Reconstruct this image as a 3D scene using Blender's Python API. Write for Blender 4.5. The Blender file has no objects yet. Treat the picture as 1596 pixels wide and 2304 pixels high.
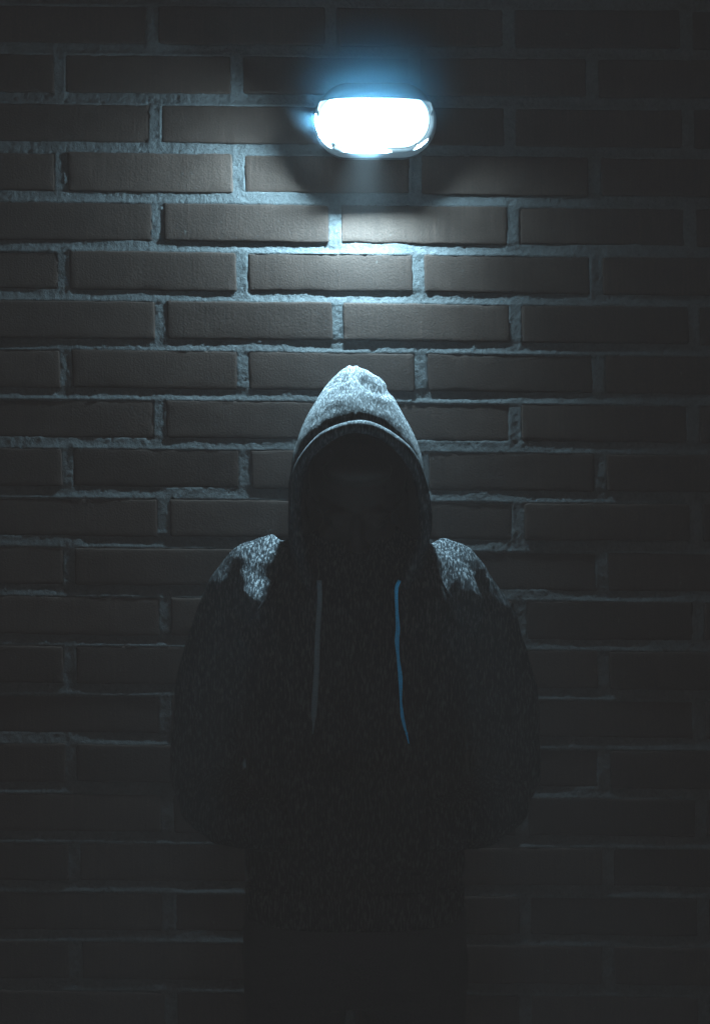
import bpy, math, random
import numpy as np
from mathutils import Vector, Matrix
from mathutils.bvhtree import BVHTree

random.seed(4)
RNG = np.random.RandomState(11)
scene = bpy.context.scene
COL = scene.collection

# ---------------------------------------------------------------- units
# The wall face is the plane y = 0, the camera looks along +Y from 3 m away.
PX = 1280.0            # drawing units (1596 wide) per metre on the wall face
CAMZ = 1.433
DIST = 3.0
SKY_GLOW = 0.178

def W(px, py, d=0.0):
    s = PX * DIST / (DIST - d)
    return Vector(((px - 798.0) / s, -d, CAMZ + (1152.0 - py) / s))

# ---------------------------------------------------------------- helpers
def tag(o, label=None, cat=None, group=None, kind=None):
    if label: o['label'] = label
    if cat: o['category'] = cat
    if group: o['group'] = group
    if kind: o['kind'] = kind
    return o

def empty(name, loc=(0, 0, 0)):
    o = bpy.data.objects.new(name, None)
    o.location = loc
    o.empty_display_size = 0.05
    COL.objects.link(o)
    return o

def link_mesh(name, me, mat=None, parent=None, smooth=True):
    o = bpy.data.objects.new(name, me)
    COL.objects.link(o)
    if mat is not None:
        me.materials.clear(); me.materials.append(mat)
    if smooth and len(me.polygons):
        me.polygons.foreach_set('use_smooth', np.ones(len(me.polygons), dtype=bool))
    if parent is not None:
        o.parent = parent
        o.matrix_parent_inverse = Matrix.Translation(-Vector(parent_world(parent)))
    return o

def parent_world(p):
    return p.location.copy() if p.type == 'EMPTY' else Vector((0, 0, 0))   # meshes keep world coordinates

def mesh_from(name, verts, faces):
    me = bpy.data.meshes.new(name)
    me.from_pydata([tuple(v) for v in verts], [], [tuple(f) for f in faces])
    me.update()
    return me

class MB:
    def __init__(self): self.v = []; self.f = []
    def add(self, vs, fs):
        b = len(self.v)
        self.v += [tuple(v) for v in vs]
        self.f += [tuple(b + i for i in f) for f in fs]
    def tube(self, pts, rad, n=14, cap=True, flat=None):
        """tube through pts with a radius per point; flat=(axis, factor) squashes it"""
        pts = [Vector(p) for p in pts]
        rings = []
        up = Vector((0.13, 0.91, 0.2)).normalized()
        for i, p in enumerate(pts):
            a = pts[max(i - 1, 0)]; b = pts[min(i + 1, len(pts) - 1)]
            t = (b - a).normalized()
            x = t.cross(up)
            if x.length < 1e-4: x = t.cross(Vector((1, 0, 0)))
            x.normalize(); y = x.cross(t).normalized()
            r = rad[i] if hasattr(rad, '__len__') else rad
            rx, ry = r if hasattr(r, '__len__') else (r, r)
            rings.append([p + x * (rx * math.cos(2 * math.pi * k / n)) + y * (ry * math.sin(2 * math.pi * k / n)) for k in range(n)])
        vs = [v for r in rings for v in r]; fs = []
        for i in range(len(rings) - 1):
            for k in range(n):
                fs.append((i * n + k, i * n + (k + 1) % n, (i + 1) * n + (k + 1) % n, (i + 1) * n + k))
        if cap:
            fs.append(tuple(reversed(range(n)))); fs.append(tuple((len(rings) - 1) * n + k for k in range(n)))
        self.add(vs, fs)
    def ball(self, c, r, m=None, nu=20, nv=12):
        c = Vector(c); rx, ry, rz = r if hasattr(r, '__len__') else (r, r, r)
        vs = [Vector((0, 0, rz))]; fs = []
        for j in range(1, nv):
            th = math.pi * j / nv
            for i in range(nu):
                ph = 2 * math.pi * i / nu
                vs.append(Vector((rx * math.sin(th) * math.cos(ph), ry * math.sin(th) * math.sin(ph), rz * math.cos(th))))
        vs.append(Vector((0, 0, -rz)))
        for i in range(nu): fs.append((0, 1 + i, 1 + (i + 1) % nu))
        for j in range(nv - 2):
            for i in range(nu):
                a = 1 + j * nu + i; b = 1 + j * nu + (i + 1) % nu
                fs.append((a, a + nu, b + nu, b))
        L = len(vs) - 1
        for i in range(nu): fs.append((L, 1 + (nv - 2) * nu + (i + 1) % nu, 1 + (nv - 2) * nu + i))
        if m is not None: vs = [m @ v for v in vs]
        self.add([v + c for v in vs], fs)
    def loft(self, rings, close=True):
        n = len(rings[0]); vs = [v for r in rings for v in r]; fs = []
        for i in range(len(rings) - 1):
            for k in range(n):
                fs.append((i * n + k, i * n + (k + 1) % n, (i + 1) * n + (k + 1) % n, (i + 1) * n + k))
        if close:
            fs.append(tuple(reversed(range(n)))); fs.append(tuple((len(rings) - 1) * n + k for k in range(n)))
        self.add(vs, fs)
    def mesh(self, name): return mesh_from(name, self.v, self.f)
    def build(self, name, mat, parent=None, smooth=True):
        return link_mesh(name, self.mesh(name), mat, parent, smooth)

def remeshed(me, voxel, smooth_iter=4, smooth_fac=0.5):
    """union of overlapping closed shapes as one continuous surface"""
    o = bpy.data.objects.new('tmp', me); COL.objects.link(o)
    m = o.modifiers.new('r', 'REMESH'); m.mode = 'VOXEL'; m.voxel_size = voxel; m.use_smooth_shade = True
    if smooth_iter:
        s = o.modifiers.new('s', 'SMOOTH'); s.iterations = smooth_iter; s.factor = smooth_fac
    dg = bpy.context.evaluated_depsgraph_get()
    out = bpy.data.meshes.new_from_object(o.evaluated_get(dg))
    bpy.data.objects.remove(o)
    return out

def get_co(me):
    a = np.empty(len(me.vertices) * 3); me.vertices.foreach_get('co', a); return a.reshape(-1, 3)
def get_no(me):
    a = np.empty(len(me.vertices) * 3); me.vertices.foreach_get('normal', a); return a.reshape(-1, 3)
def set_co(me, c):
    me.vertices.foreach_set('co', np.ascontiguousarray(c).reshape(-1)); me.update()

_LAT = RNG.rand(256, 256)
def vnoise(x, y):
    x = np.asarray(x, dtype=float); y = np.asarray(y, dtype=float)
    xi = np.floor(x).astype(int); yi = np.floor(y).astype(int)
    fx = x - xi; fy = y - yi
    fx = fx * fx * (3 - 2 * fx); fy = fy * fy * (3 - 2 * fy)
    a = _LAT[xi % 256, yi % 256]; b = _LAT[(xi + 1) % 256, yi % 256]
    c = _LAT[xi % 256, (yi + 1) % 256]; d = _LAT[(xi + 1) % 256, (yi + 1) % 256]
    return ((a * (1 - fx) + b * fx) * (1 - fy) + (c * (1 - fx) + d * fx) * fy) * 2 - 1

def fbm(x, y, o=3):
    s = 0; a = 1; t = 0
    for i in range(o):
        s = s + a * vnoise(x * 2 ** i + 17.3 * i, y * 2 ** i + 5.1 * i); t += a; a *= 0.5
    return s / t

def smooth01(t):
    t = np.clip(t, 0, 1); return t * t * (3 - 2 * t)

# ---------------------------------------------------------------- materials
def new_mat(name):
    m = bpy.data.materials.new(name); m.use_nodes = True
    nt = m.node_tree
    b = nt.nodes['Principled BSDF']
    return m, nt, b

def N(nt, t, **kw):
    n = nt.nodes.new(t)
    for k, v in kw.items():
        if k in n.inputs: n.inputs[k].default_value = v
        else: setattr(n, k, v)
    return n

def ramp(nt, fac, stops):
    r = nt.nodes.new('ShaderNodeValToRGB')
    el = r.color_ramp.elements
    while len(el) < len(stops): el.new(0.5)
    for e, (p, c) in zip(el, stops): e.position = p; e.color = (*c, 1)
    nt.links.new(fac, r.inputs[0]); return r.outputs[0]

def coords(nt, scale):
    tc = nt.nodes.new('ShaderNodeTexCoord'); mp = nt.nodes.new('ShaderNodeMapping')
    mp.inputs['Scale'].default_value = scale
    nt.links.new(tc.outputs['Object'], mp.inputs['Vector']); return mp.outputs[0]

def mixc(nt, a, b, fac, mode='MIX'):
    m = nt.nodes.new('ShaderNodeMix'); m.data_type = 'RGBA'; m.blend_type = mode
    for sock, v in ((m.inputs[0], fac), (m.inputs[6], a), (m.inputs[7], b)):
        if hasattr(v, 'links'): nt.links.new(v, sock)
        elif hasattr(v, '__len__'): sock.default_value = (*v, 1)
        else: sock.default_value = v
    return m.outputs[2]

def bump(nt, b, height, dist, strength=1.0, prev=None):
    n = nt.nodes.new('ShaderNodeBump'); n.inputs['Distance'].default_value = dist; n.inputs['Strength'].default_value = strength
    nt.links.new(height, n.inputs['Height'])
    if prev is not None: nt.links.new(prev, n.inputs['Normal'])
    nt.links.new(n.outputs[0], b.inputs['Normal']); return n.outputs[0]

def mat_plain(name, col, rough=0.7, metal=0.0, var=0.15, scale=60, bumpd=0.0):
    m, nt, b = new_mat(name)
    no = N(nt, 'ShaderNodeTexNoise', Scale=scale, Detail=4.0)
    nt.links.new(coords(nt, (1, 1, 1)), no.inputs['Vector'])
    c = ramp(nt, no.outputs[0], [(0.3, tuple(x * (1 - var) for x in col)), (0.7, tuple(x * (1 + var) for x in col))])
    nt.links.new(c, b.inputs['Base Color'])
    b.inputs['Roughness'].default_value = rough; b.inputs['Metallic'].default_value = metal
    b.inputs['Specular IOR Level'].default_value = 0.25
    if bumpd: bump(nt, b, no.outputs[0], bumpd)
    return m

def mat_brick():
    m, nt, b = new_mat('dark_brown_brick')
    at = N(nt, 'ShaderNodeAttribute', attribute_name='tone')
    base = ramp(nt, at.outputs['Fac'], [(0.0, (0.026, 0.0160, 0.0122)), (0.5, (0.036, 0.0228, 0.0176)), (1.0, (0.049, 0.0325, 0.0258))])
    st = N(nt, 'ShaderNodeTexNoise', Scale=1.0, Detail=3.0)                 # wire-cut drag streaks
    nt.links.new(coords(nt, (210, 20, 9)), st.inputs['Vector'])
    c1 = ramp(nt, st.outputs[0], [(0.30, (0.80, 0.80, 0.80)), (0.62, (1.05, 1.05, 1.05)), (0.76, (1.6, 1.62, 1.66))])
    col = mixc(nt, base, c1, 0.85, 'MULTIPLY')
    cl = N(nt, 'ShaderNodeTexNoise', Scale=22.0, Detail=5.0)
    nt.links.new(coords(nt, (1, 1, 1)), cl.inputs['Vector'])
    c2 = ramp(nt, cl.outputs[0], [(0.3, (0.8, 0.78, 0.76)), (0.7, (1.18, 1.2, 1.2))])
    col = mixc(nt, col, c2, 0.8, 'MULTIPLY')
    sp = N(nt, 'ShaderNodeTexNoise', Scale=330.0, Detail=2.0)               # grain of the clay
    nt.links.new(coords(nt, (1, 1, 1)), sp.inputs['Vector'])
    c3 = ramp(nt, sp.outputs[0], [(0.30, (0.72, 0.72, 0.72)), (0.72, (1.3, 1.3, 1.3))])
    col = mixc(nt, col, c3, 0.8, 'MULTIPLY')
    sm = N(nt, 'ShaderNodeTexNoise', Scale=1.0, Detail=2.0)                 # dabs of dried mortar
    nt.links.new(coords(nt, (120, 20, 60)), sm.inputs['Vector'])
    f4 = ramp(nt, sm.outputs[0], [(0.70, (0, 0, 0)), (0.80, (1, 1, 1))])
    col = mixc(nt, col, (0.075, 0.072, 0.066), f4)
    nt.links.new(col, b.inputs['Base Color'])
    b.inputs['Roughness'].default_value = 0.82; b.inputs['Specular IOR Level'].default_value = 0.2
    p = bump(nt, b, sp.outputs[0], 0.0007)
    p = bump(nt, b, st.outputs[0], 0.00028, 1.0, p)
    bump(nt, b, cl.outputs[0], 0.0007, 1.0, p)
    return m

def mat_mortar():
    m, nt, b = new_mat('grey_mortar')
    n1 = N(nt, 'ShaderNodeTexNoise', Scale=170.0, Detail=6.0, Roughness=0.7)
    nt.links.new(coords(nt, (1, 1, 0.8)), n1.inputs['Vector'])
    n2 = N(nt, 'ShaderNodeTexNoise', Scale=30.0, Detail=3.0)
    nt.links.new(coords(nt, (1, 1, 1)), n2.inputs['Vector'])
    vo = N(nt, 'ShaderNodeTexVoronoi', Scale=140.0)
    nt.links.new(coords(nt, (1, 1, 1)), vo.inputs['Vector'])
    c = ramp(nt, n1.outputs[0], [(0.3, (0.053, 0.057, 0.058)), (0.7, (0.098, 0.105, 0.107))])
    c = mixc(nt, c, ramp(nt, n2.outputs[0], [(0.3, (0.8, 0.8, 0.8)), (0.7, (1.15, 1.15, 1.15))]), 0.8, 'MULTIPLY')
    pit = ramp(nt, vo.outputs['Distance'], [(0.06, (0.35, 0.35, 0.35)), (0.16, (1, 1, 1))])
    c = mixc(nt, c, pit, 0.7, 'MULTIPLY')
    nt.links.new(c, b.inputs['Base Color'])
    b.inputs['Roughness'].default_value = 0.95; b.inputs['Specular IOR Level'].default_value = 0.1
    p = bump(nt, b, n1.outputs[0], 0.0026)
    bump(nt, b, pit, 0.0012, 1.0, p)
    return m

def mat_fleece(name, lo=0.002, mid=0.0085, hi=0.082, tint=(0.97, 1.0, 1.03)):
    """heathered grey marl: pale flecks along the wale of the knit"""
    m, nt, b = new_mat(name)
    f = N(nt, 'ShaderNodeTexNoise', Scale=1.0, Detail=3.0, Roughness=0.65)
    nt.links.new(coords(nt, (410, 122, 76)), f.inputs['Vector'])
    t = lambda v, k=0.0: (v * tint[0] * (1 - .30 * k), v * tint[1], v * tint[2] * (1 + .25 * k))     # the dark yarn is bluish
    c = ramp(nt, f.outputs[0], [(0.40, t(lo, 1)), (0.50, t(mid, .7)), (0.62, t(hi))])
    g = N(nt, 'ShaderNodeTexNoise', Scale=38.0, Detail=2.0)
    nt.links.new(coords(nt, (1, 1, 0.5)), g.inputs['Vector'])
    c = mixc(nt, c, ramp(nt, g.outputs[0], [(0.3, (0.72, 0.74, 0.76)), (0.7, (1.12, 1.12, 1.12))]), 0.8, 'MULTIPLY')
    nt.links.new(c, b.inputs['Base Color'])
    b.inputs['Roughness'].default_value = 0.95; b.inputs['Specular IOR Level'].default_value = 0.05
    bump(nt, b, f.outputs[0], 0.0012)
    return m

M_BRICK = mat_brick()
M_MORTAR = mat_mortar()
M_FLEECE = mat_fleece('grey_marl_fleece')
M_RIB = mat_fleece('grey_marl_rib', 0.004, 0.014, 0.085)
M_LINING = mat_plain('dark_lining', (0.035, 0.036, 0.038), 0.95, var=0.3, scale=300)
M_DENIM = mat_plain('black_denim', (0.035, 0.036, 0.040), 0.9, var=0.3, scale=400, bumpd=0.0004)
M_SHOE = mat_plain('black_canvas', (0.03, 0.03, 0.03), 0.8, var=0.2, scale=200)
M_SOLE = mat_plain('dark_rubber', (0.05, 0.05, 0.05), 0.8)
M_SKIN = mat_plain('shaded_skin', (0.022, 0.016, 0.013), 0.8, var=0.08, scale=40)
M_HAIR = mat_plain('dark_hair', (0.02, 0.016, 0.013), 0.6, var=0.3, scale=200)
M_CORD_GREY = mat_plain('grey_cotton_cord', (0.14, 0.18, 0.20), 0.9, var=0.25, scale=500, bumpd=0.0003)
M_CORD_BLUE_LIT = mat_plain('blue_lit_cotton_cord', (0.05, 0.55, 0.98), 0.9, var=0.2, scale=500, bumpd=0.0003)  # the blue light on this cord is put into its colour
M_GROUND = mat_plain('dark_asphalt', (0.045, 0.045, 0.046), 0.9, var=0.35, scale=180, bumpd=0.003)
M_CAST = mat_plain('pale_cast_metal', (0.33, 0.34, 0.35), 0.45, var=0.06, scale=90, bumpd=0.0003)
M_VISOR = mat_plain('dark_grey_enamel', (0.060, 0.062, 0.064), 0.5, var=0.1, scale=90, bumpd=0.0003)
M_SCREW = mat_plain('dull_steel', (0.25, 0.26, 0.27), 0.4, metal=0.8, var=0.1)

# ---------------------------------------------------------------- the wall
PITCH, ROWH, LINE0 = 399.5, 110.95, 109.5
HB, HP = 13.0, 14.0          # half thickness of the bed and the upright joints
K0, K1 = -6, 27
row_dx = {k: RNG.uniform(-2.5, 2.5) for k in range(K0 - 1, K1 + 2)}
def row_x(k):                # one upright joint of course k (the course that ends on bed joint k)
    if k % 2 == 0: return 343.8 + 2.1 * k + row_dx[k]
    return 134.0 + 2.0 * (k - 1) + row_dx[k]
def bed(k, px): return LINE0 + ROWH * k + 0.010 * (px - 250.0)

XMIN, XMAX = -2.45, 2.45
wall = empty('brick_wall', (0, 0, 0))
tag(wall, 'dark brown brick wall with thick pale grey mortar behind the hooded person', 'wall')

def build_bricks():
    ue = np.array([0, .004, .012, .03])
    us = np.concatenate([ue, np.linspace(.06, .94, 22), 1 - ue[::-1]])
    ve = np.array([0, .02, .05, .11])
    vs_ = np.concatenate([ve, np.linspace(.2, .8, 6), 1 - ve[::-1]])
    nu, nv = len(us), len(vs_)
    U, V = np.meshgrid(us, vs_)          # nv x nu
    V_all, F_all, T_all = [], [], []
    base = 0
    # face indices of a front grid plus skirt
    idx = np.arange(nu * nv).reshape(nv, nu)
    quads = np.stack([idx[:-1, :-1], idx[:-1, 1:], idx[1:, 1:], idx[1:, :-1]], -1).reshape(-1, 4)
    loop = np.concatenate([idx[0, :], idx[1:, -1], idx[-1, -2::-1], idx[-2:0:-1, 0]])
    nl = len(loop); sk = nu * nv + np.arange(nl)
    skirt = np.stack([loop, sk, np.roll(sk, -1), np.roll(loop, -1)], -1)
    for k in range(K0, K1 + 1):
        x0 = row_x(k)
        i0 = int(math.floor((XMIN * PX + 798 - x0) / PITCH)); i1 = int(math.ceil((XMAX * PX + 798 - x0) / PITCH))
        for i in range(i0, i1):
            xa = x0 + i * PITCH + HP + RNG.uniform(-2.5, 2.5); xb = x0 + (i + 1) * PITCH - HP + RNG.uniform(-2.5, 2.5)
            top = HB + RNG.uniform(-1.6, 1.6); bot = HB + RNG.uniform(-1.6, 1.6); tilt = RNG.uniform(-.006, .006)
            lean = RNG.uniform(-1, 1) + 1.9
            px = xa + (xb - xa) * U + lean * V
            pt = bed(k - 1, px) + top + tilt * (px - (xa + xb) / 2); pb = bed(k, px) - bot + tilt * (px - (xa + xb) / 2)
            py = pt + (pb - pt) * V
            sd = RNG.uniform(0, 200)
            # ragged arrises, rounded corners
            ew = np.minimum(np.minimum(U * 370, (1 - U) * 370), np.minimum(V * 84, (1 - V) * 84))
            rag = np.exp(-ew / 4.0)
            px = px + rag * fbm(px / 11 + sd, py / 11, 3) * 1.5
            py = py + rag * (fbm(px / 14 + sd, py / 14 + 40, 3) * 1.7 + fbm(px / 60 + sd, py / 60, 2) * 1.4)
            cx = np.minimum(U, 1 - U) * 370; cy = np.minimum(V, 1 - V) * 84
            rr = 5.0
            inx = np.clip(rr - cx, 0, rr); iny = np.clip(rr - cy, 0, rr)
            cl = np.sqrt(inx ** 2 + iny ** 2); pull = np.where(cl > rr, (cl - rr), 0)
            px = px + np.sign(.5 - U) * pull * .8; py = py + np.sign(.5 - V) * pull * .8
            # face: proud or sunk a little, slightly tilted and warped, arrises rounded
            dep = np.clip(RNG.normal(0, 0.0012), -.0024, .0026)
            tl = RNG.uniform(-.0009, .0009); tv = RNG.uniform(-.0007, .0007)
            y = dep + tl * (U - .5) * 2 + tv * (V - .5) * 2 + fbm(px / 90 + sd, py / 60, 3) * 0.0007
            y = y + 0.0015 * np.exp(-ew / 1.3) + 0.0004 * np.exp(-ew / 7.0)
            y = y + np.clip(fbm(px / 16 + sd * 3, py / 16, 3) - .28, 0, 1) * 0.006 * np.exp(-ew / 9)   # chipped arrises
            P = np.stack([(px - 798) / PX, y, CAMZ + (1152 - py) / PX], -1).reshape(-1, 3)
            S = P[loop].copy(); S[:, 1] = 0.03
            V_all.append(np.vstack([P, S])); F_all.append(np.vstack([quads, skirt]) + base)
            T_all.append(np.full(nu * nv + nl, np.clip(RNG.normal(.5, .3), 0, 1)))
            base += nu * nv + nl
    v = np.vstack(V_all); f = np.vstack(F_all); t = np.concatenate(T_all)
    me = bpy.data.meshes.new('bricks')
    me.vertices.add(len(v)); me.vertices.foreach_set('co', v.reshape(-1))
    me.loops.add(f.size); me.loops.foreach_set('vertex_index', f.reshape(-1).astype(np.int32))
    me.polygons.add(len(f)); me.polygons.foreach_set('loop_start', np.arange(0, f.size, 4, dtype=np.int32))
    me.update(calc_edges=True)
    a = me.attributes.new('tone', 'FLOAT', 'POINT'); a.data.foreach_set('value', t.astype(np.float32))
    return link_mesh('brickwork', me, M_BRICK, wall)

def build_mortar():
    fx = np.arange(-.74, .7401, .0030); cx = np.arange(.76, 2.46, .02)
    X = np.concatenate([-cx[::-1], fx, cx])
    zt = CAMZ + (1152 - bed(K0 - 1, 250)) / PX
    fz = np.arange(.42, 2.40, .0030)
    Z = np.concatenate([np.arange(-.02, .415, .015), fz, np.arange(2.41, zt, .015)])
    xx, zz = np.meshgrid(X, Z)
    px = 798 + xx * PX; py = 1152 - (zz - CAMZ) * PX
    q = (py - LINE0 - .010 * (px - 250)) / ROWH
    k = np.floor(q).astype(int) + 1; fr = q - np.floor(q)
    below = fr < .5
    dl = np.where(below, fr, 1 - fr) * ROWH
    u = np.where(below, 1, -1) * np.clip(dl / HB, 0, 1)
    kx = np.array([row_x(int(np.clip(i, K0 - 1, K1 + 1))) for i in range(-40, 60)])
    xj = kx[np.clip(k, -40, 59) + 40]
    dx = (px - xj + PITCH / 2) % PITCH - PITCH / 2
    v = np.clip(np.abs(dx) / HP, 0, 1)
    bi = np.maximum(0, dl - HB); pi = np.maximum(0, np.abs(dx) - HP)
    into = np.minimum(bi, pi)
    w = smooth01((bi - pi) / 12 + .5)
    lo = fbm(px / 150, np.round(q) * 7.7, 3)
    dtop = 0.0033 + 0.0042 * np.clip(lo + .15, -.5, 1)
    dbot = 0.0001 + 0.0004 * fbm(px / 60, np.round(q) * 3.3 + 9, 2)
    db = dtop + (dbot - dtop) * np.clip((u + 1) / 2, 0, 1) ** 2.4
    dp = 0.0021 + 0.0013 * fbm(px / 30, py / 70, 2) - 0.0006 * v ** 3
    dep = db * (1 - w) + dp * w
    dep = dep + (0.0010 - .0006 * smooth01(u)) * fbm(px / 6.5, py / 7.5, 3) + 0.0006 * fbm(px / 22, py / 16, 2)
    pits = np.clip(vnoise(px / 5.0, py / 5.0) - .72, 0, 1) * 0.012
    dep = dep + pits
    # dabs of mortar dragged over the arris in places
    dab = np.clip(fbm(px / 13 + 50, py / 13, 3) - .34, 0, 1) * 0.006
    dep = np.where(into > 0, dep + .0008 * into, dep - dab * .6)
    P = np.stack([xx, np.maximum(dep, -.0012), zz], -1).reshape(-1, 3)
    nz, nx = xx.shape
    idx = np.arange(nx * nz).reshape(nz, nx)
    f = np.stack([idx[:-1, :-1], idx[:-1, 1:], idx[1:, 1:], idx[1:, :-1]], -1).reshape(-1, 4)
    # the body of the wall behind
    b0 = len(P); z0, z1 = Z[0], Z[-1]; x0, x1 = X[0], X[-1]
    B = np.array([[x0, .028, z0], [x1, .028, z0], [x1, .028, z1], [x0, .028, z1], [x0, .25, z0], [x1, .25, z0], [x1, .25, z1], [x0, .25, z1]])
    bf = np.array([[0, 1, 2, 3], [5, 4, 7, 6], [4, 0, 3, 7], [1, 5, 6, 2], [3, 2, 6, 7], [4, 5, 1, 0]]) + b0
    v_ = np.vstack([P, B]); f = np.vstack([f, bf])
    me = bpy.data.meshes.new('mortar')
    me.vertices.add(len(v_)); me.vertices.foreach_set('co', v_.reshape(-1))
    me.loops.add(f.size); me.loops.foreach_set('vertex_index', f.reshape(-1).astype(np.int32))
    me.polygons.add(len(f)); me.polygons.foreach_set('loop_start', np.arange(0, f.size, 4, dtype=np.int32))
    me.update(calc_edges=True)
    return link_mesh('mortar', me, M_MORTAR, wall)

build_bricks()
build_mortar()

# ---------------------------------------------------------------- the ground
g = MB(); g.add([(-4.5, -4.5, 0), (4.5, -4.5, 0), (4.5, 0.6, 0), (-4.5, 0.6, 0)], [(0, 1, 2, 3)])
tag(g.build('ground', M_GROUND, None, False), 'dark asphalt at the foot of the brick wall', 'ground', kind='structure')

# ---------------------------------------------------------------- the lamp
LC = W(843, 265, .09); LX, LZ = LC.x, LC.z
lamp = empty('bulkhead_lamp', (LX, 0, LZ))
tag(lamp, 'glowing oval bulkhead lamp with half hood fixed on the brick wall', 'lamp')

def capsule(hl, hh, n=24):
    """closed outline in x,z, from the middle of the top going clockwise"""
    c = hl - hh; pts = []
    for i in range(n + 1):
        a = math.pi / 2 - math.pi * i / n
        pts.append((c + hh * math.cos(a), hh * math.sin(a)))
    for i in range(n + 1):
        a = -math.pi / 2 - math.pi * i / n
        pts.append((-c + hh * math.cos(a), hh * math.sin(a)))
    return pts

def cap_ring(hl, hh, d): return [Vector((LX + x, -d, LZ + z)) for x, z in capsule(hl, hh)]
HL, HH = .1052, .0590
# housing against the wall
mb = MB()
mb.loft([cap_ring(HL - .006, HH - .006, -.004), cap_ring(HL - .006, HH - .006, .010), cap_ring(HL - .012, HH - .012, .016), cap_ring(HL - .010, HH - .010, .050), cap_ring(HL - .022, HH - .022, .052)])
mb.build('housing', M_VISOR, lamp)
# the rim: outer flank, rounded crest, inner groove down to the glass
prof = [(0, .046), (0.0008, .050), (.0004, .0580), (.0000, .0665), (-.0008, .0730), (-.0020, .0760), (-.0034, .0766), (-.0048, .0758), (-.0066, .0738), (-.0085, .0722), (-.0098, .0700), (-.0112, .0690), (-.0124, .0696), (-.0136, .0680), (-.0150, .060)]
mb = MB(); mb.loft([cap_ring(HL + a, HH + a, d) for a, d in prof], close=False)
rim = mb.build('rim', M_CAST, lamp)
# little raised marks and screws on the lower rim
for px, py, r in ((750, 325, .0030), (936, 326, .0030), (835, 334, .0026)):
    p = W(px, py, .074); s = MB()
    s.tube([(p.x, -.0715, p.z), (p.x, -.0765, p.z), (p.x, -.0772, p.z)], [r, r, r * .7], 12)
    so = s.build('screw', M_SCREW, rim)
mk = MB()
def bar(mb, a, b, r=.0007):
    mb.tube([W(a[0], a[1], .0755), W(b[0], b[1], .0755)], r, 6)
ring_pts = [W(848 + 4.2 * math.cos(t), 332 + 4.2 * math.sin(t), .0755) for t in np.linspace(0, 2 * math.pi, 13)]
mk.tube(ring_pts, .0007, 6)
bar(mk, (847, 330), (847, 334)); bar(mk, (847, 330), (850, 331)); bar(mk, (850, 331), (847, 332.4)); bar(mk, (848, 332.2), (850, 334.4))
bar(mk, (856, 331), (855, 337)); bar(mk, (859, 333), (860, 337))
mk.build('embossed_mark', M_CAST, rim)

# diffuser: a deep dome of frosted glass
rings = []
for t in np.linspace(0, 1, 12):
    r = 1 - t * .96
    d = .0785 + .014 * (1 - r * r)
    h = .0452 * r; l = (.0925 - .0452) * (.35 + .65 * r) + h
    rings.append(cap_ring(l, h, d))
rings.insert(0, cap_ring(.0925, .0452, .060))
mb = MB(); mb.loft(rings)
M_GLASS, nt, b = new_mat('lit_frosted_glass')
b.inputs['Base Color'].default_value = (.8, .8, .8, 1); b.inputs['Roughness'].default_value = .5
tc = nt.nodes.new('ShaderNodeTexCoord'); sx = nt.nodes.new('ShaderNodeSeparateXYZ')
nt.links.new(tc.outputs['Object'], sx.inputs[0])
mr = nt.nodes.new('ShaderNodeMapRange'); mr.interpolation_type = 'SMOOTHSTEP'
mr.inputs['From Min'].default_value = LX - .05; mr.inputs['From Max'].default_value = LX + .06
LAMP_L, LAMP_R = 180.0, 12.0                      # the tube sits in the left half of the fitting
mr.inputs['To Min'].default_value = LAMP_L; mr.inputs['To Max'].default_value = LAMP_R
nt.links.new(sx.outputs[0], mr.inputs['Value'])
b.inputs['Emission Color'].default_value = (.52, .84, 1.0, 1)
gy = nt.nodes.new('ShaderNodeMapRange'); gy.interpolation_type = 'SMOOTHSTEP'      # bright over the tube, dim towards the edge of the glass
gy.inputs['From Min'].default_value = -.0830; gy.inputs['From Max'].default_value = -.0925; gy.inputs['To Min'].default_value = 0; gy.inputs['To Max'].default_value = 1
nt.links.new(sx.outputs[1], gy.inputs['Value'])
mu = nt.nodes.new('ShaderNodeMath'); mu.operation = 'MULTIPLY'; nt.links.new(mr.outputs[0], mu.inputs[0]); nt.links.new(gy.outputs[0], mu.inputs[1])
ad = nt.nodes.new('ShaderNodeMath'); ad.operation = 'ADD'; nt.links.new(mu.outputs[0], ad.inputs[0])
ed = nt.nodes.new('ShaderNodeMath'); ed.operation = 'MULTIPLY_ADD'; nt.links.new(mr.outputs[0], ed.inputs[0]); ed.inputs[1].default_value = .055; ed.inputs[2].default_value = 2.3
nt.links.new(ed.outputs[0], ad.inputs[1])
nt.links.new(ad.outputs[0], b.inputs['Emission Strength'])
mb.build('diffuser', M_GLASS, lamp)

# the tube's light as it leaves the lower edge of the glass
def tube(name, x, length, aim, watts, spread, d=.0800, dz=.0442, thick=.005, xdir=(1, 0, 0)):
    l = bpy.data.lights.new(name, 'AREA'); l.shape = 'ELLIPSE'; l.size = length; l.size_y = thick
    l.energy = watts; l.color = LAMP_RGB; l.spread = math.radians(spread)
    o = bpy.data.objects.new(name, l); COL.objects.link(o)
    o.location = (LX + x, -d, LZ - dz)
    a = Vector(aim).normalized(); xx = Vector(xdir); xx = (xx - a * xx.dot(a)).normalized(); zz = -a; yy = zz.cross(xx)
    o.rotation_euler = Matrix((xx, yy, zz)).transposed().to_euler()
LAMP_RGB = (.50, .82, 1.0)
tube('tube_light', -.010, .066, (-.08, .62, -.78), 7.6, 110, .0823, .0476, .003)
tube('tube_light', -.018, .05, (-.02, -.45, -.89), 13.0, 49, .0830, .0470, .005)
tube('tube_light', -.0968, .026, (-.86, .36, -.36), 1.6, 112, .0794, .002, .004, (0, 0, 1))
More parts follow.
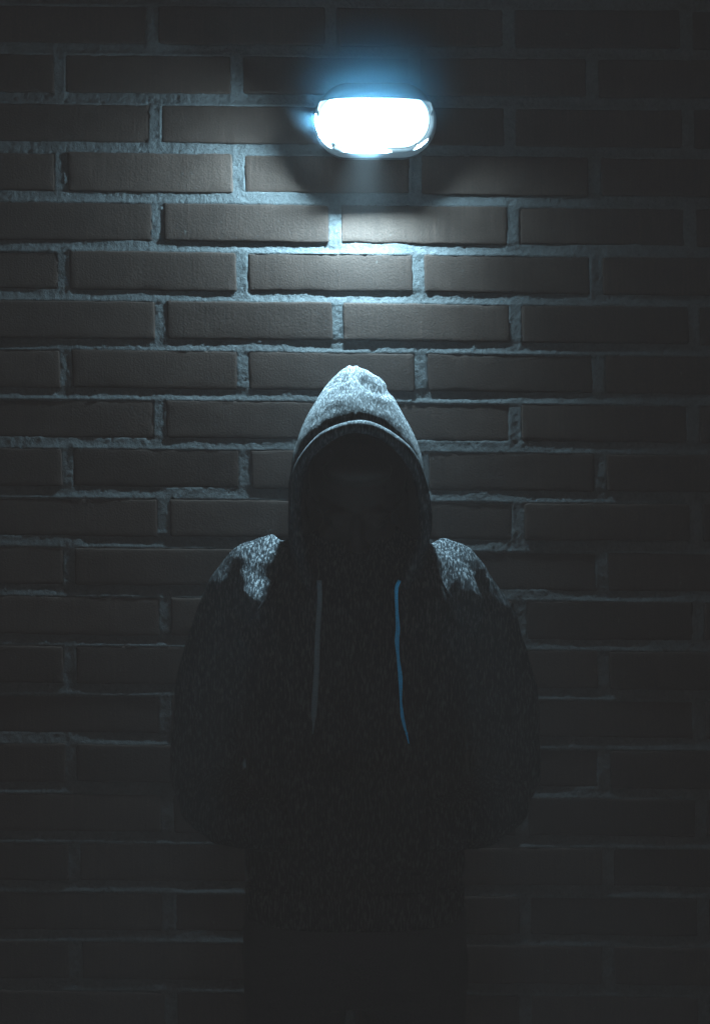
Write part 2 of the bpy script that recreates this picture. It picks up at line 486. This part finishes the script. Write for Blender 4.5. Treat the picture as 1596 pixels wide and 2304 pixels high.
tube('tube_light', -.0462 - .0505 * .74, .030, (-.66, .42, -.62), 2.1, 112, .0804, .0505 * .67, .004, (.67, 0, -.74))

tube('tube_light', .0462 + .0505 * .62, .026, (.50, .42, -.76), 0.50, 100, .0804, .0505 * .78, .004, (.78, 0, .62))

# the half hood over the top
def visor():
    cut = lambda x: LZ * 0 + (.0272 - .0085 * min(1.0, abs((x + .002) / .098)) ** 4)
    n = 60
    xs = [(-1 + 2 * i / n) for i in range(n + 1)]
    top, low = [], []
    hl, hh = HL - .0075, HH - .0035; c = hl - hh
    for t in xs:
        x = t * (hl - .0005)
        ax = abs(x)
        zt = hh if ax <= c else math.sqrt(max(0, hh * hh - (ax - c) ** 2))
        zl = min(cut(x), zt)
        top.append((x, max(zt, zl + .0004))); low.append((x, zl))
    m = MB()
    def P(q, d, k=1.0): return Vector((LX + q[0], -d, LZ + q[1]))
    # rows: back of the skirt, crest edge, face, lower lip, inside
    rows = [[P(q, .0690) for q in top], [P(q, .108) for q in top],
            [P((q[0], q[1] - min(.003, (q[1] - l[1]) * .5)), .1125) for q, l in zip(top, low)],
            [P((l[0], l[1] + min(.002, (q[1] - l[1]) * .4)), .1175) for q, l in zip(top, low)],
            [P(l, .1165) for l in low],
            [P((l[0], l[1] + min(.0012, (q[1] - l[1]) * .3)), .1145) for q, l in zip(top, low)],
            [P((q[0] * .985, q[1] - min(.005, (q[1] - l[1]) * .6)), .1085) for q, l in zip(top, low)],
            [P((q[0] * .985, q[1] - min(.003, (q[1] - l[1]) * .3)), .0690) for q, l in zip(top, low)]]
    nn = n + 1
    vs = [v for r in rows for v in r]; fs = []
    for j in range(len(rows)):
        j2 = (j + 1) % len(rows)
        for i in range(n):
            fs.append((j * nn + i, j * nn + i + 1, j2 * nn + i + 1, j2 * nn + i))
    m.add(vs, fs)
    return m.build('visor', M_VISOR, lamp)
visor()

# ---------------------------------------------------------------- the person
person = empty('person', (0.003, -.30, 0))
tag(person, 'hooded person standing with bowed head under the wall lamp, hands in hoodie pocket', 'person')

# --- torso and sleeves of the hoodie
def sell(cx, cd, hw, hd, z, n=40, e=2.4):
    r = []
    for k in range(n):
        a = 2 * math.pi * k / n; c, s = math.cos(a), math.sin(a)
        r.append(Vector((cx + hw * math.copysign(abs(c) ** (2 / e), c), -(cd + hd * math.copysign(abs(s) ** (2 / e), s)), z)))
    return r

def zpx(py, d=.28): return W(798, py, d).z
def xpx(px, d=.28): return W(px, 1152, d).x
S28 = PX * DIST / (DIST - .28)

hoodie_mb = MB()
rings = []
for py, cx, hw, df, dbk in (
        (1168, 803, 70, .345, .235), (1192, 803, 100, .360, .215), (1212, 803, 150, .348, .200), (1232, 803, 205, .364, .190),
        (1258, 802, 250, .380, .182), (1295, 802, 272, .397, .172), (1350, 801, 274, .416, .165), (1430, 800, 262, .428, .160),
        (1560, 798, 252, .430, .165), (1700, 798, 246, .424, .172), (1850, 798, 242, .408, .175), (1950, 798, 246, .405, .170), (1985, 798, 236, .398, .176)):
    rings.append(sell(xpx(cx), (df + dbk) / 2, hw / S28, (df - dbk) / 2, zpx(py)))
hoodie_mb.loft(rings)
def arm(side):
    s = side
    q = lambda dx, py, d: W(801 + s * dx, py, d)
    lf = s < 0
    pts = [q(150, 1262, .275), q(206 if lf else 196, 1294, .275), q(248 if lf else 224, 1340, .272), q(274 if lf else 264, 1400, .268), q(300 if lf else 290, 1470, .262), q(320, 1560, .255), q(332, 1660, .25),
           q(338, 1745, .255), q(318, 1800, .30), q(280, 1835, .352), q(230, 1850, .395), q(190, 1856, .408)]
    r = [.050, .062, .066, .066, .064, .062, .060, .059, .055, .050, .043, .036]
    return pts, r
for s in (-1, 1):
    p, r = arm(s); hoodie_mb.tube(p, r, 22)
hoodie_me = remeshed(hoodie_mb.mesh('hoodie'), .0055, 7, .5)

def bvh_of(me):
    return BVHTree.FromPolygons([v.co for v in me.vertices], [tuple(p.vertices) for p in me.polygons])

# creases pulled from the neck and armpits
def crease(co, no, a, b, width, depth, d0=.33):
    """a valley (depth>0) or ridge (depth<0) along the line a-b seen from the front"""
    A = np.array(W(*a, d0)); B = np.array(W(*b, d0)); w = width / S28
    p = co[:, [0, 2]]; A2 = A[[0, 2]]; B2 = B[[0, 2]]
    ab = B2 - A2; L = np.dot(ab, ab)
    t = np.clip(((p - A2) @ ab) / L, 0, 1)
    dist = np.linalg.norm(p - (A2 + t[:, None] * ab), axis=1)
    fall = np.exp(-(dist / w) ** 2) * np.sin(np.clip(t, .0, 1) * math.pi * .86 + .2)
    front = smooth01((no[:, 2] * .6 - no[:, 1]) / .5 + .3)
    return -no * (fall * front * depth)[:, None]

co = get_co(hoodie_me); no = get_no(hoodie_me)
dsp = np.zeros_like(co)
cr = [((640, 1240), (560, 1330), 20, .008), ((600, 1275), (640, 1330), 22, .010), ((560, 1300), (590, 1390), 18, -.008),
      ((520, 1340), (560, 1440), 20, .010), ((500, 1370), (550, 1500), 16, -.008), ((470, 1330), (520, 1480), 18, .007),
      ((560, 1400), (640, 1500), 22, .008), ((975, 1215), (962, 1290), 8, .005), ((985, 1215), (975, 1280), 7, -.005),
      ((1040, 1310), (1080, 1420), 18, -.007), ((1010, 1330), (1050, 1440), 16, .008), ((1095, 1300), (1090, 1420), 16, .009),
      ((1120, 1380), (1090, 1520), 20, .007), ((1000, 1400), (960, 1520), 24, .007), ((1010, 1300), (980, 1360), 14, -.005),
      ((470, 1560), (560, 1620), 16, .008), ((455, 1700), (540, 1680), 16, .009), ((1150, 1570), (1060, 1640), 16, .008), ((1150, 1700), (1070, 1690), 16, .009),
      ((700, 1560), (760, 1760), 30, .006), ((900, 1540), (850, 1770), 30, .006),
      ((532, 1385), (566, 1470), 13, -.014), ((1045, 1290), (1066, 1410), 20, -.013), ((1006, 1335), (985, 1410), 13, -.010), ((1025, 1385), (1005, 1450), 12, -.010), ((555, 1290), (600, 1400), 16, -.010)]
for a, b_, w_, d_ in cr: dsp += crease(co, no, a, b_, w_, d_)
nx = fbm(co[:, 0] * 24 + co[:, 1] * 9, co[:, 2] * 13, 3) * .0045 + fbm(co[:, 0] * 60, co[:, 2] * 40 + co[:, 1] * 30, 2) * .0012
co = co + dsp + no * nx[:, None]
set_co(hoodie_me, co)
hoodie = link_mesh('hoodie', hoodie_me, M_FLEECE, person)
hoodie['label'] = 'grey marl hoodie with pale flecks on the lit shoulders'
TB = bvh_of(hoodie_me)
CAM = Vector((0, -DIST, CAMZ))
def on_chest(px, py, lift=.0, bv=None):
    t = W(px, py, .3); dr = (t - CAM).normalized()
    h = (bv or TB).ray_cast(CAM, dr)
    if h[0] is None: return t
    return h[0] + h[1] * lift

def child(mb_or_me, name, mat, parent):
    me = mb_or_me.mesh(name) if isinstance(mb_or_me, MB) else mb_or_me
    return link_mesh(name, me, mat, parent)

# raglan seams on both shoulders
for pts in ([(978, 1268), (987, 1293), (1002, 1327), (1035, 1369), (1062, 1415), (1075, 1450)],
            [(630, 1262), (622, 1300), (600, 1345), (572, 1385), (545, 1425), (532, 1460)]):
    m = MB(); P = []
    for i in range(len(pts) - 1):
        for t in np.linspace(0, 1, 7)[:-1]:
            P.append(on_chest(pts[i][0] * (1 - t) + pts[i + 1][0] * t, pts[i][1] * (1 - t) + pts[i + 1][1] * t, .0008))
    m.tube(P, .0017, 8); child(m, 'raglan_seam', M_RIB, hoodie)

# kangaroo pocket
def patch(x0, x1, y0, y1, bulge, nx=26, ny=18, lift=.004, cut=40):
    m = MB(); vs = []; fs = []
    for j in range(ny + 1):
        for i in range(nx + 1):
            u, v = i / nx, j / ny
            ins = cut * (1 - v) ** 1.3
            px = x0 + ins + (x1 - x0 - 2 * ins) * u; py = y0 + (y1 - y0) * v
            e = math.sin(math.pi * u) ** .5 * math.sin(math.pi * (.08 + .84 * v)) ** .5
            h = on_chest(px, py, 0.0)
            vs.append(Vector((h.x, min(h.y, -.395) - lift - bulge * e, h.z)))
    n = nx + 1
    for j in range(ny):
        for i in range(nx): fs.append((j * n + i, (j + 1) * n + i, (j + 1) * n + i + 1, j * n + i + 1))
    m.add(vs, fs); me = m.mesh('pocket')
    return me
child(patch(600, 996, 1730, 1962, .060), 'pocket', M_FLEECE, hoodie)

# hem and cuffs in rib knit
m = MB()
m.loft([sell(xpx(798), .288, 238 / S28, .114, zpx(1978)), sell(xpx(798), .288, 246 / S28, .118, zpx(1990)), sell(xpx(798), .288, 243 / S28, .116, zpx(2050)), sell(xpx(798), .288, 236 / S28, .112, zpx(2056)), sell(xpx(798), .288, 230 / S28, .108, zpx(2040))])
child(m, 'rib_hem', M_RIB, hoodie)
for s in (-1, 1):
    p, r = arm(s); m = MB()
    a, b_ = p[-2], p[-1]; dr = (b_ - a).normalized()
    m.tube([b_ - dr * .030, b_ - dr * .02, b_ + dr * .01, b_ + dr * .028, b_ + dr * .032], [.040, .043, .040, .037, .033], 20)
    child(m, 'rib_cuff', M_RIB, hoodie)

# --- the hood: arches from the front edge back over the head
A_T = np.array([0, .07, .14, .24, .38, .58, .75, .88, .95, 1.0])
A_ = [
    # left bottom ........................................ crown ........................................ right bottom
    [(700, 1318, .404), (668, 1195, .434), (672, 1066, .452), (722, 992, .478), (800, 960, .492), (878, 987, .478), (937, 1060, .452), (955, 1195, .434), (905, 1318, .404)],
    [(690, 1318, .398), (664, 1192, .424), (668, 1058, .438), (719, 980, .463), (800, 948, .477), (880, 975, .463), (940, 1052, .438), (957, 1192, .424), (915, 1318, .398)],
    [(682, 1316, .394), (660, 1190, .416), (664, 1050, .430), (715, 964, .458), (800, 931, .474), (881, 959, .458), (942, 1044, .430), (959, 1190, .416), (925, 1316, .394)],
    [(672, 1312, .385), (655, 1186, .400), (661, 1042, .415), (712, 944, .440), (799, 909, .455), (882, 938, .440), (944, 1036, .415), (961, 1186, .400), (938, 1312, .385)],
    [(662, 1308, .368), (651, 1182, .374), (660, 1032, .385), (713, 918, .402), (798, 876, .410), (882, 912, .402), (944, 1024, .385), (963, 1182, .374), (950, 1308, .368)],
    [(652, 1300, .332), (648, 1178, .327), (662, 1012, .332), (722, 890, .342), (795, 840, .345), (872, 884, .342), (941, 1008, .332), (963, 1178, .327), (960, 1300, .332)],
    [(652, 1292, .280), (655, 1172, .265), (672, 1012, .267), (738, 866, .288), (792, 826, .295), (856, 864, .288), (932, 1004, .267), (955, 1172, .265), (960, 1292, .280)],
    [(676, 1284, .222), (684, 1166, .205), (703, 1036, .207), (750, 900, .238), (793, 852, .250), (844, 898, .238), (900, 1030, .207), (922, 1166, .205), (935, 1284, .222)],
    [(716, 1280, .190), (722, 1160, .178), (736, 1060, .182), (765, 955, .207), (795, 915, .220), (830, 952, .207), (868, 1056, .182), (884, 1160, .178), (892, 1280, .190)],
    [(797, 1278, .180), (797, 1158, .168), (797, 1070, .175), (797, 1010, .195), (797, 985, .205), (797, 1010, .195), (797, 1070, .175), (797, 1158, .168), (797, 1278, .180)],
]
H3 = np.array([[list(W(*p)) for p in r] for r in A_])
def cr_interp(ts, P, t):
    """Catmull-Rom through P (n,...) at knots ts"""
    i = int(np.clip(np.searchsorted(ts, t) - 1, 0, len(ts) - 2))
    p1, p2 = P[i], P[i + 1]; h = ts[i + 1] - ts[i]; u = (t - ts[i]) / h
    m1 = (P[i + 1] - P[i - 1]) / (ts[i + 1] - ts[i - 1]) * h if i > 0 else (p2 - p1)
    m2 = (P[i + 2] - P[i]) / (ts[i + 2] - ts[i]) * h if i + 2 < len(ts) else (p2 - p1)
    return (2 * u ** 3 - 3 * u ** 2 + 1) * p1 + (u ** 3 - 2 * u ** 2 + u) * m1 + (-2 * u ** 3 + 3 * u ** 2) * p2 + (u ** 3 - u ** 2) * m2
aknots = np.linspace(-1, 1, 9)
def hood_point(a, t):
    row = np.array([cr_interp(A_T, H3[:, j], t) for j in range(9)])
    return cr_interp(aknots, row, a)
NA, NT = 132, 90
HG = np.zeros((NT + 1, NA + 1, 3))
for j in range(NT + 1):
    t = (j / NT) ** 1.25
    row = np.array([cr_interp(A_T, H3[:, q], t) for q in range(9)])
    for i in range(NA + 1):
        HG[j, i] = cr_interp(aknots, row, -1 + 2 * i / NA)
idx = np.arange((NT + 1) * (NA + 1)).reshape(NT + 1, NA + 1)
hf = np.stack([idx[:-1, :-1], idx[:-1, 1:], idx[1:, 1:], idx[1:, :-1]], -1).reshape(-1, 4)
hood_me = mesh_from('hood', HG.reshape(-1, 3), hf)
no = get_no(hood_me); co = get_co(hood_me)
cen = np.array(W(803, 1130, .31))
if np.mean(np.sum(no * (co - cen), 1)) < 0:
    hood_me.flip_normals(); hood_me.update(); no = get_no(hood_me)
pxs = 798 + co[:, 0] * (PX * DIST / (DIST + co[:, 1])); pys = 1152 - (co[:, 2] - CAMZ) * (PX * DIST / (DIST + co[:, 1]))
topm = smooth01((1020 - pys) / 60)
dsp = np.zeros(len(co))
# centre seam: two welts with a groove between
sx_ = pxs - (797 + 4 * np.sin(pys / 23.0))
dsp += topm * (.0026 * np.exp(-((np.abs(sx_) - 7) / 5) ** 2) - .0034 * np.exp(-(sx_ / 3.2) ** 2) * smooth01((pys - 830) / 14))
# the deep dimple right of the seam near the peak and the fold above it
def line_g(ax, ay, bx, by, w):
    ab = np.array([bx - ax, by - ay]); p = np.stack([pxs - ax, pys - ay], -1)
    t = np.clip(p @ ab / (ab @ ab), 0, 1); dd = np.linalg.norm(p - t[:, None] * ab, axis=1)
    return np.exp(-(dd / w) ** 2) * (.5 + .5 * np.sin(np.clip(t, 0, 1) * math.pi))
def line_l(ax, ay, bx, by, w):
    ab = np.array([bx - ax, by - ay]); p = np.stack([pxs - ax, pys - ay], -1)
    tt = p @ ab / (ab @ ab); t = np.clip(tt, 0, 1); dd = np.linalg.norm(p - t[:, None] * ab, axis=1)
    return np.exp(-(dd / (w * (.85 + .2 * t))) ** 2)
dsp += topm * (-.0085 * line_l(815, 858, 862, 886, 8) + .0046 * line_l(808, 838, 866, 866, 9) + .0030 * line_g(815, 889, 880, 905, 10))
dsp += topm * (-.0045 * line_g(748, 868, 786, 850, 7) + .004 * line_g(752, 880, 790, 862, 8) - .0012 * line_g(700, 950, 760, 912, 9))
dsp += topm * (.004 * line_g(745, 905, 790, 900, 14) )
dsp += fbm(pxs / 34, pys / 40 + co[:, 1] * 30, 3) * .0020 + fbm(pxs / 13, pys / 18, 2) * .0006
co = co + no * dsp[:, None]
set_co(hood_me, co)
hood = link_mesh('hood', hood_me, M_FLEECE, hoodie)
so = hood.modifiers.new('thick', 'SOLIDIFY'); so.thickness = .005; so.offset = -1
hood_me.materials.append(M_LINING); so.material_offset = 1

# rolled hem round the opening
m = MB(); P = []; R = []
for i in range(NA + 1):
    a = -1 + 2 * i / NA
    p = Vector(HG[0, i]) + Vector((0, -.002, 0))
    P.append(p); R.append((.0095 + .0006 * math.sin(a * 21), .0165 + .0005 * math.sin(a * 33)))
m.tube(P, R, 12); child(m, 'hood_hem', M_RIB, hoodie)

# drawstrings: flat cords hanging from the hem, each with a crimped tip
HB_ = bvh_of(hood_me)
def cord(pts, tip, mat, lab, base_d):
    m = MB(); P = []; R = []
    arr = np.array([(p[0], p[1]) for p in pts], float); ws = np.array([p[2] for p in pts], float)
    ts = np.linspace(0, 1, len(pts))
    for t in np.linspace(0, 1, 48):
        c = cr_interp(ts, arr, t); w = float(np.interp(t, ts, ws))
        q = on_chest(c[0], c[1], 0)
        d = max(-q.y + .007, base_d - .03 * t)
        p = W(c[0], c[1], d); P.append(p)
        R.append((w / 2 / (PX * DIST / (DIST - d)), .0022))
    m.tube(P, R, 14)
    o = child(m, 'drawstring', mat, hoodie); o['label'] = lab
    m = MB(); e = P[-1]; q = on_chest(tip[0], tip[1], 0); d = max(-q.y + .007, -e.y)
    f = W(tip[0], tip[1], d)
    m.tube([e + (e - f) * .1, e, e.lerp(f, .3), f], [(.0016, .0014), (.0021, .0018), (.0014, .0013), (.0009, .0009)], 10)
    child(m, 'cord_tip', mat, hoodie)
cord([(718, 1306, 11), (718.6, 1355, 11.5), (714, 1429, 12), (712, 1502, 12.5), (708.5, 1557, 13), (705.6, 1605, 13), (704.8, 1626, 6)], (703.2, 1651), M_CORD_GREY, 'dim grey drawstring hanging on the left of the chest', .425)
cord([(898, 1306, 8), (891, 1326, 9), (892, 1374, 7.5), (894.2, 1414, 10), (892.2, 1442, 10.5), (894.8, 1480, 7), (900, 1526, 10.5), (901, 1575, 5.5), (904, 1608, 8), (909, 1634, 7), (913.5, 1649, 4)], (919, 1673), M_CORD_BLUE_LIT, 'drawstring with painted blue light hanging on the right of the chest', .43)

# --- the body inside the clothes: head, neck, trunk, arms and hands, legs, one surface
bm = MB()
HC = W(803, 1128, .295)                                    # head centre
T = Matrix.Rotation(math.radians(24), 3, 'X')              # bowed towards the camera
def hp(x, f, z):                                           # head space: x right, f forward, z up
    return HC + T @ Vector((x, -f, z))
bm.ball(hp(0, -.012, .028), (.073, .088, .080), T)         # skull
bm.ball(hp(0, .030, -.030), (.056, .056, .078), T)         # face
bm.ball(hp(0, .052, -.088), (.028, .026, .020), T)         # chin
for s in (-1, 1):
    bm.ball(hp(s * .040, .052, -.030), (.021, .022, .022), T)       # cheek
    bm.ball(hp(s * .031, .075, .012), (.021, .012, .008), T)        # brow
    bm.ball(hp(s * .031, .070, -.002), (.0135, .0125, .0095), T)    # eye under its lid
    bm.ball(hp(s * .074, -.008, -.008), (.008, .018, .030), T)      # ear
    bm.ball(hp(s * .011, .092, -.037), (.009, .010, .008), T)       # nostril wing
    bm.tube([hp(s * .045, .02, -.065), hp(s * .02, .058, -.085)], [.018, .016], 10)
bm.tube([hp(0, .080, .006), hp(0, .092, -.012), hp(0, .103, -.034), hp(0, .092, -.042)], [.008, .009, .0115, .009], 10)
bm.ball(hp(0, .084, -.058), (.022, .010, .0055), T)        # upper lip
bm.ball(hp(0, .082, -.068), (.019, .010, .006), T)         # lower lip
bm.tube([hp(0, -.02, -.05), W(802, 1225, .275), W(802, 1290, .27)], [.054, .056, .075], 16)
bm.loft([sell(0, .275, .10, .05, zpx(1255)), sell(0, .28, .165, .085, zpx(1330)), sell(0, .285, .165, .10, zpx(1480)), sell(0, .285, .145, .095, zpx(1700)), sell(0, .285, .155, .10, zpx(1900)), sell(0, .285, .155, .10, zpx(2040))])
for s in (-1, 1):
    p, r = arm(s)
    bm.tube([q for q in p], [max(.02, x - .022) for x in r[:-1]] + [.022], 14)
    # hand: palm, four bent fingers, thumb from the side of the palm, inside the pocket
    w0 = p[-1]; inn = Vector((-s, 0, 0))
    pal = w0 + inn * .052 + Vector((0, -.012, -.004))
    bm.tube([w0, w0 + inn * .02 + Vector((0, -.006, 0)), pal, pal + inn * .036], [(.021, .018), (.030, .016), (.036, .014), (.034, .012)], 14)
    for i, (dz, L) in enumerate(((.026, .062), (.009, .070), (-.009, .066), (-.026, .052))):
        a = pal + inn * .034 + Vector((0, 0, dz)); b_ = a + inn * L * .5 + Vector((0, -.003, 0)); c = b_ + inn * L * .32 + Vector((0, .008, -.002)); d = c + inn * L * .2 + Vector((0, .009, -.002))
        bm.tube([a - inn * .01, a, b_, c, d], [.009, .0095, .0088, .008, .0062], 10)
    a = w0 + inn * .035 + Vector((0, -.012, .022)); b_ = a + inn * .03 + Vector((0, -.006, .022)); c = b_ + inn * .026 + Vector((0, 0, .008))
    bm.tube([a, b_, c], [.013, .0105, .0075], 10)
    hx = s * .085
    bm.tube([(hx, -.285, zpx(2010)), (hx * 1.08, -.285, .62), (hx * 1.12, -.29, .48), (hx * 1.15, -.275, .28), (hx * 1.18, -.275, .09)], [.085, .070, .055, .052, .036], 16)
    bm.tube([(hx * 1.18, -.265, .06), (hx * 1.22, -.33, .045), (hx * 1.26, -.42, .035)], [(.034, .034), (.036, .028), (.034, .018)], 12)
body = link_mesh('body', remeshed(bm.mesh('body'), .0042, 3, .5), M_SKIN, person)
hm = MB(); hm.ball(hp(0, -.020, .036), (.079, .092, .082), T); hm.ball(hp(0, .045, .072), (.055, .032, .022), T)
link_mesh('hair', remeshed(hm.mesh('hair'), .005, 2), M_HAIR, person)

# trousers and shoes
tm = MB()
tm.loft([sell(0, .285, .168, .108, zpx(1990)), sell(0, .285, .175, .112, zpx(2080)), sell(0, .285, .172, .110, .70), sell(0, .285, .12, .08, .66)])
for s in (-1, 1):
    hx = s * .088
    tm.tube([(hx, -.285, .80), (hx * 1.05, -.285, .68), (hx * 1.1, -.287, .50), (hx * 1.14, -.277, .30), (hx * 1.17, -.277, .14), (hx * 1.18, -.28, .075)], [.090, .086, .068, .064, .060, .064], 20)
tme = remeshed(tm.mesh('trousers'), .007, 5)
co = get_co(tme); no = get_no(tme)
set_co(tme, co + no * (fbm(co[:, 0] * 20, co[:, 2] * 26, 3) * .005)[:, None])
link_mesh('trousers', tme, M_DENIM, person)
for s in (-1, 1):
    hx = s * .088 * 1.2; m = MB(); rr = []
    for f, hw, ht in ((.205, .026, .050), (.22, .036, .075), (.27, .040, .092), (.32, .043, .080), (.37, .047, .062), (.42, .048, .050), (.455, .040, .042), (.475, .020, .030)):
        ring = []
        for k in range(18):
            a = 2 * math.pi * k / 18; c, q = math.cos(a), math.sin(a)
            ring.append(Vector((hx + s * (f - .27) * .12 + hw * math.copysign(abs(c) ** .8, c), -f, .022 + (ht - .022) * max(0, q) + (.008 * min(0, q)))))
        rr.append(ring)
    m.loft(rr); sh = link_mesh('shoe', m.mesh('shoe'), M_SHOE, person)
    m = MB(); ring0, ring1 = [], []
    for k in range(28):
        a = 2 * math.pi * k / 28
        x = .050 * math.copysign(abs(math.cos(a)) ** .7, math.cos(a)); f = .342 + .145 * math.sin(a)
        ring0.append(Vector((hx + s * (f - .27) * .12 + x * (.86 if f < .3 else 1), -f, .001))); ring1.append(ring0[-1] + Vector((0, 0, .022)))
    m.loft([ring0, ring1]); link_mesh('sole', m.mesh('sole'), M_SOLE, sh)

# ---------------------------------------------------------------- added haze and lamp glow
hz = MB()  # even haze box, added so the darkest tones come out lifted
x0, x1, y0, y1, z0, z1 = -4.9, 4.9, -4.9, 1.0, -1.0, 3.2
hz.add([(x0, y0, z0), (x1, y0, z0), (x1, y1, z0), (x0, y1, z0), (x0, y0, z1), (x1, y0, z1), (x1, y1, z1), (x0, y1, z1)],
       [(3, 2, 1, 0), (4, 5, 6, 7), (0, 1, 5, 4), (1, 2, 6, 5), (2, 3, 7, 6), (3, 0, 4, 7)])
mh = bpy.data.materials.new('black_lift_haze'); mh.use_nodes = True
nt = mh.node_tree; nt.nodes.remove(nt.nodes['Principled BSDF'])
pv = nt.nodes.new('ShaderNodeVolumePrincipled')
pv.inputs['Color'].default_value = (.90, .96, 1.0, 1); pv.inputs['Density'].default_value = .046
pv.inputs['Anisotropy'].default_value = -.85
nt.links.new(pv.outputs[0], nt.nodes['Material Output'].inputs['Volume'])
tag(hz.build('haze', mh, None, False), 'thin haze added to lift the blacks in front of the brick wall', 'haze', kind='stuff')

# blue scattering ball added round the lamp, stands in for lens glow
pm = MB(); pm.ball((LX - .002, -.10, LZ + .060), (.175, .15, .135), None, 40, 24)
mp_ = bpy.data.materials.new('halo_volume'); mp_.use_nodes = True
nt = mp_.node_tree; nt.nodes.remove(nt.nodes['Principled BSDF'])
pv = nt.nodes.new('ShaderNodeVolumePrincipled')
pv.inputs['Color'].default_value = (.26, .68, 1.0, 1)
tc = nt.nodes.new('ShaderNodeTexCoord'); mpp = nt.nodes.new('ShaderNodeMapping'); mpp.vector_type = 'TEXTURE'
mpp.inputs['Location'].default_value = (LX - .002, -.10, LZ + .060); mpp.inputs['Scale'].default_value = (.175, .15, .135)
nt.links.new(tc.outputs['Object'], mpp.inputs['Vector'])
gr = nt.nodes.new('ShaderNodeTexGradient'); gr.gradient_type = 'SPHERICAL'; nt.links.new(mpp.outputs[0], gr.inputs[0])
mm = nt.nodes.new('ShaderNodeMapRange'); mm.interpolation_type = 'SMOOTHSTEP'; mm.inputs['To Max'].default_value = 4.5
nt.links.new(gr.outputs['Fac'], mm.inputs['Value']); nt.links.new(mm.outputs[0], pv.inputs['Density'])
pv.inputs['Anisotropy'].default_value = 0.0
nt.links.new(pv.outputs[0], nt.nodes['Material Output'].inputs['Volume'])
tag(pm.build('lamp_halo', mp_, None), 'added blue glow standing in for lens bloom round the lit wall lamp', 'lamp_halo', kind='stuff')

# ---------------------------------------------------------------- sky, camera, view
w = bpy.data.worlds.new('World'); scene.world = w; w.use_nodes = True
bg = w.node_tree.nodes['Background']
# dim night sky: a cone of glow added behind the camera to light the haze
wn = w.node_tree
tc = wn.nodes.new('ShaderNodeTexCoord'); sp = wn.nodes.new('ShaderNodeSeparateXYZ'); wn.links.new(tc.outputs['Generated'], sp.inputs[0])
ng = wn.nodes.new('ShaderNodeMath'); ng.operation = 'MULTIPLY'; ng.inputs[1].default_value = -1; wn.links.new(sp.outputs[1], ng.inputs[0])
wr = wn.nodes.new('ShaderNodeMapRange'); wr.interpolation_type = 'SMOOTHSTEP'
wr.inputs['From Min'].default_value = .74; wr.inputs['From Max'].default_value = .94; wr.inputs['To Min'].default_value = .01; wr.inputs['To Max'].default_value = SKY_GLOW
wn.links.new(ng.outputs[0], wr.inputs['Value'])
bg.inputs['Color'].default_value = (1.08, 1.0, .96, 1)
wn.links.new(wr.outputs[0], bg.inputs['Strength'])

cam = bpy.data.cameras.new('camera'); co_ = bpy.data.objects.new('camera', cam); COL.objects.link(co_)
co_.location = (0, -DIST, CAMZ); co_.rotation_euler = (math.radians(90), 0, 0)
cam.sensor_fit = 'VERTICAL'; cam.sensor_height = 36.0; cam.sensor_width = 24.0
cam.lens = 36.0 * DIST / (2304.0 / PX)
cam.clip_start = .05; cam.clip_end = 500
scene.camera = co_
scene.view_settings.view_transform = 'Standard'; scene.view_settings.look = 'None'
scene.view_settings.exposure = 0.0; scene.view_settings.gamma = 1.0
scene.render.engine = 'CYCLES'
scene.cycles.use_denoising = True
scene.cycles.sample_clamp_indirect = 4.0
scene.cycles.caustics_reflective = False; scene.cycles.caustics_refractive = False
scene.cycles.max_bounces = 6; scene.cycles.volume_bounces = 1
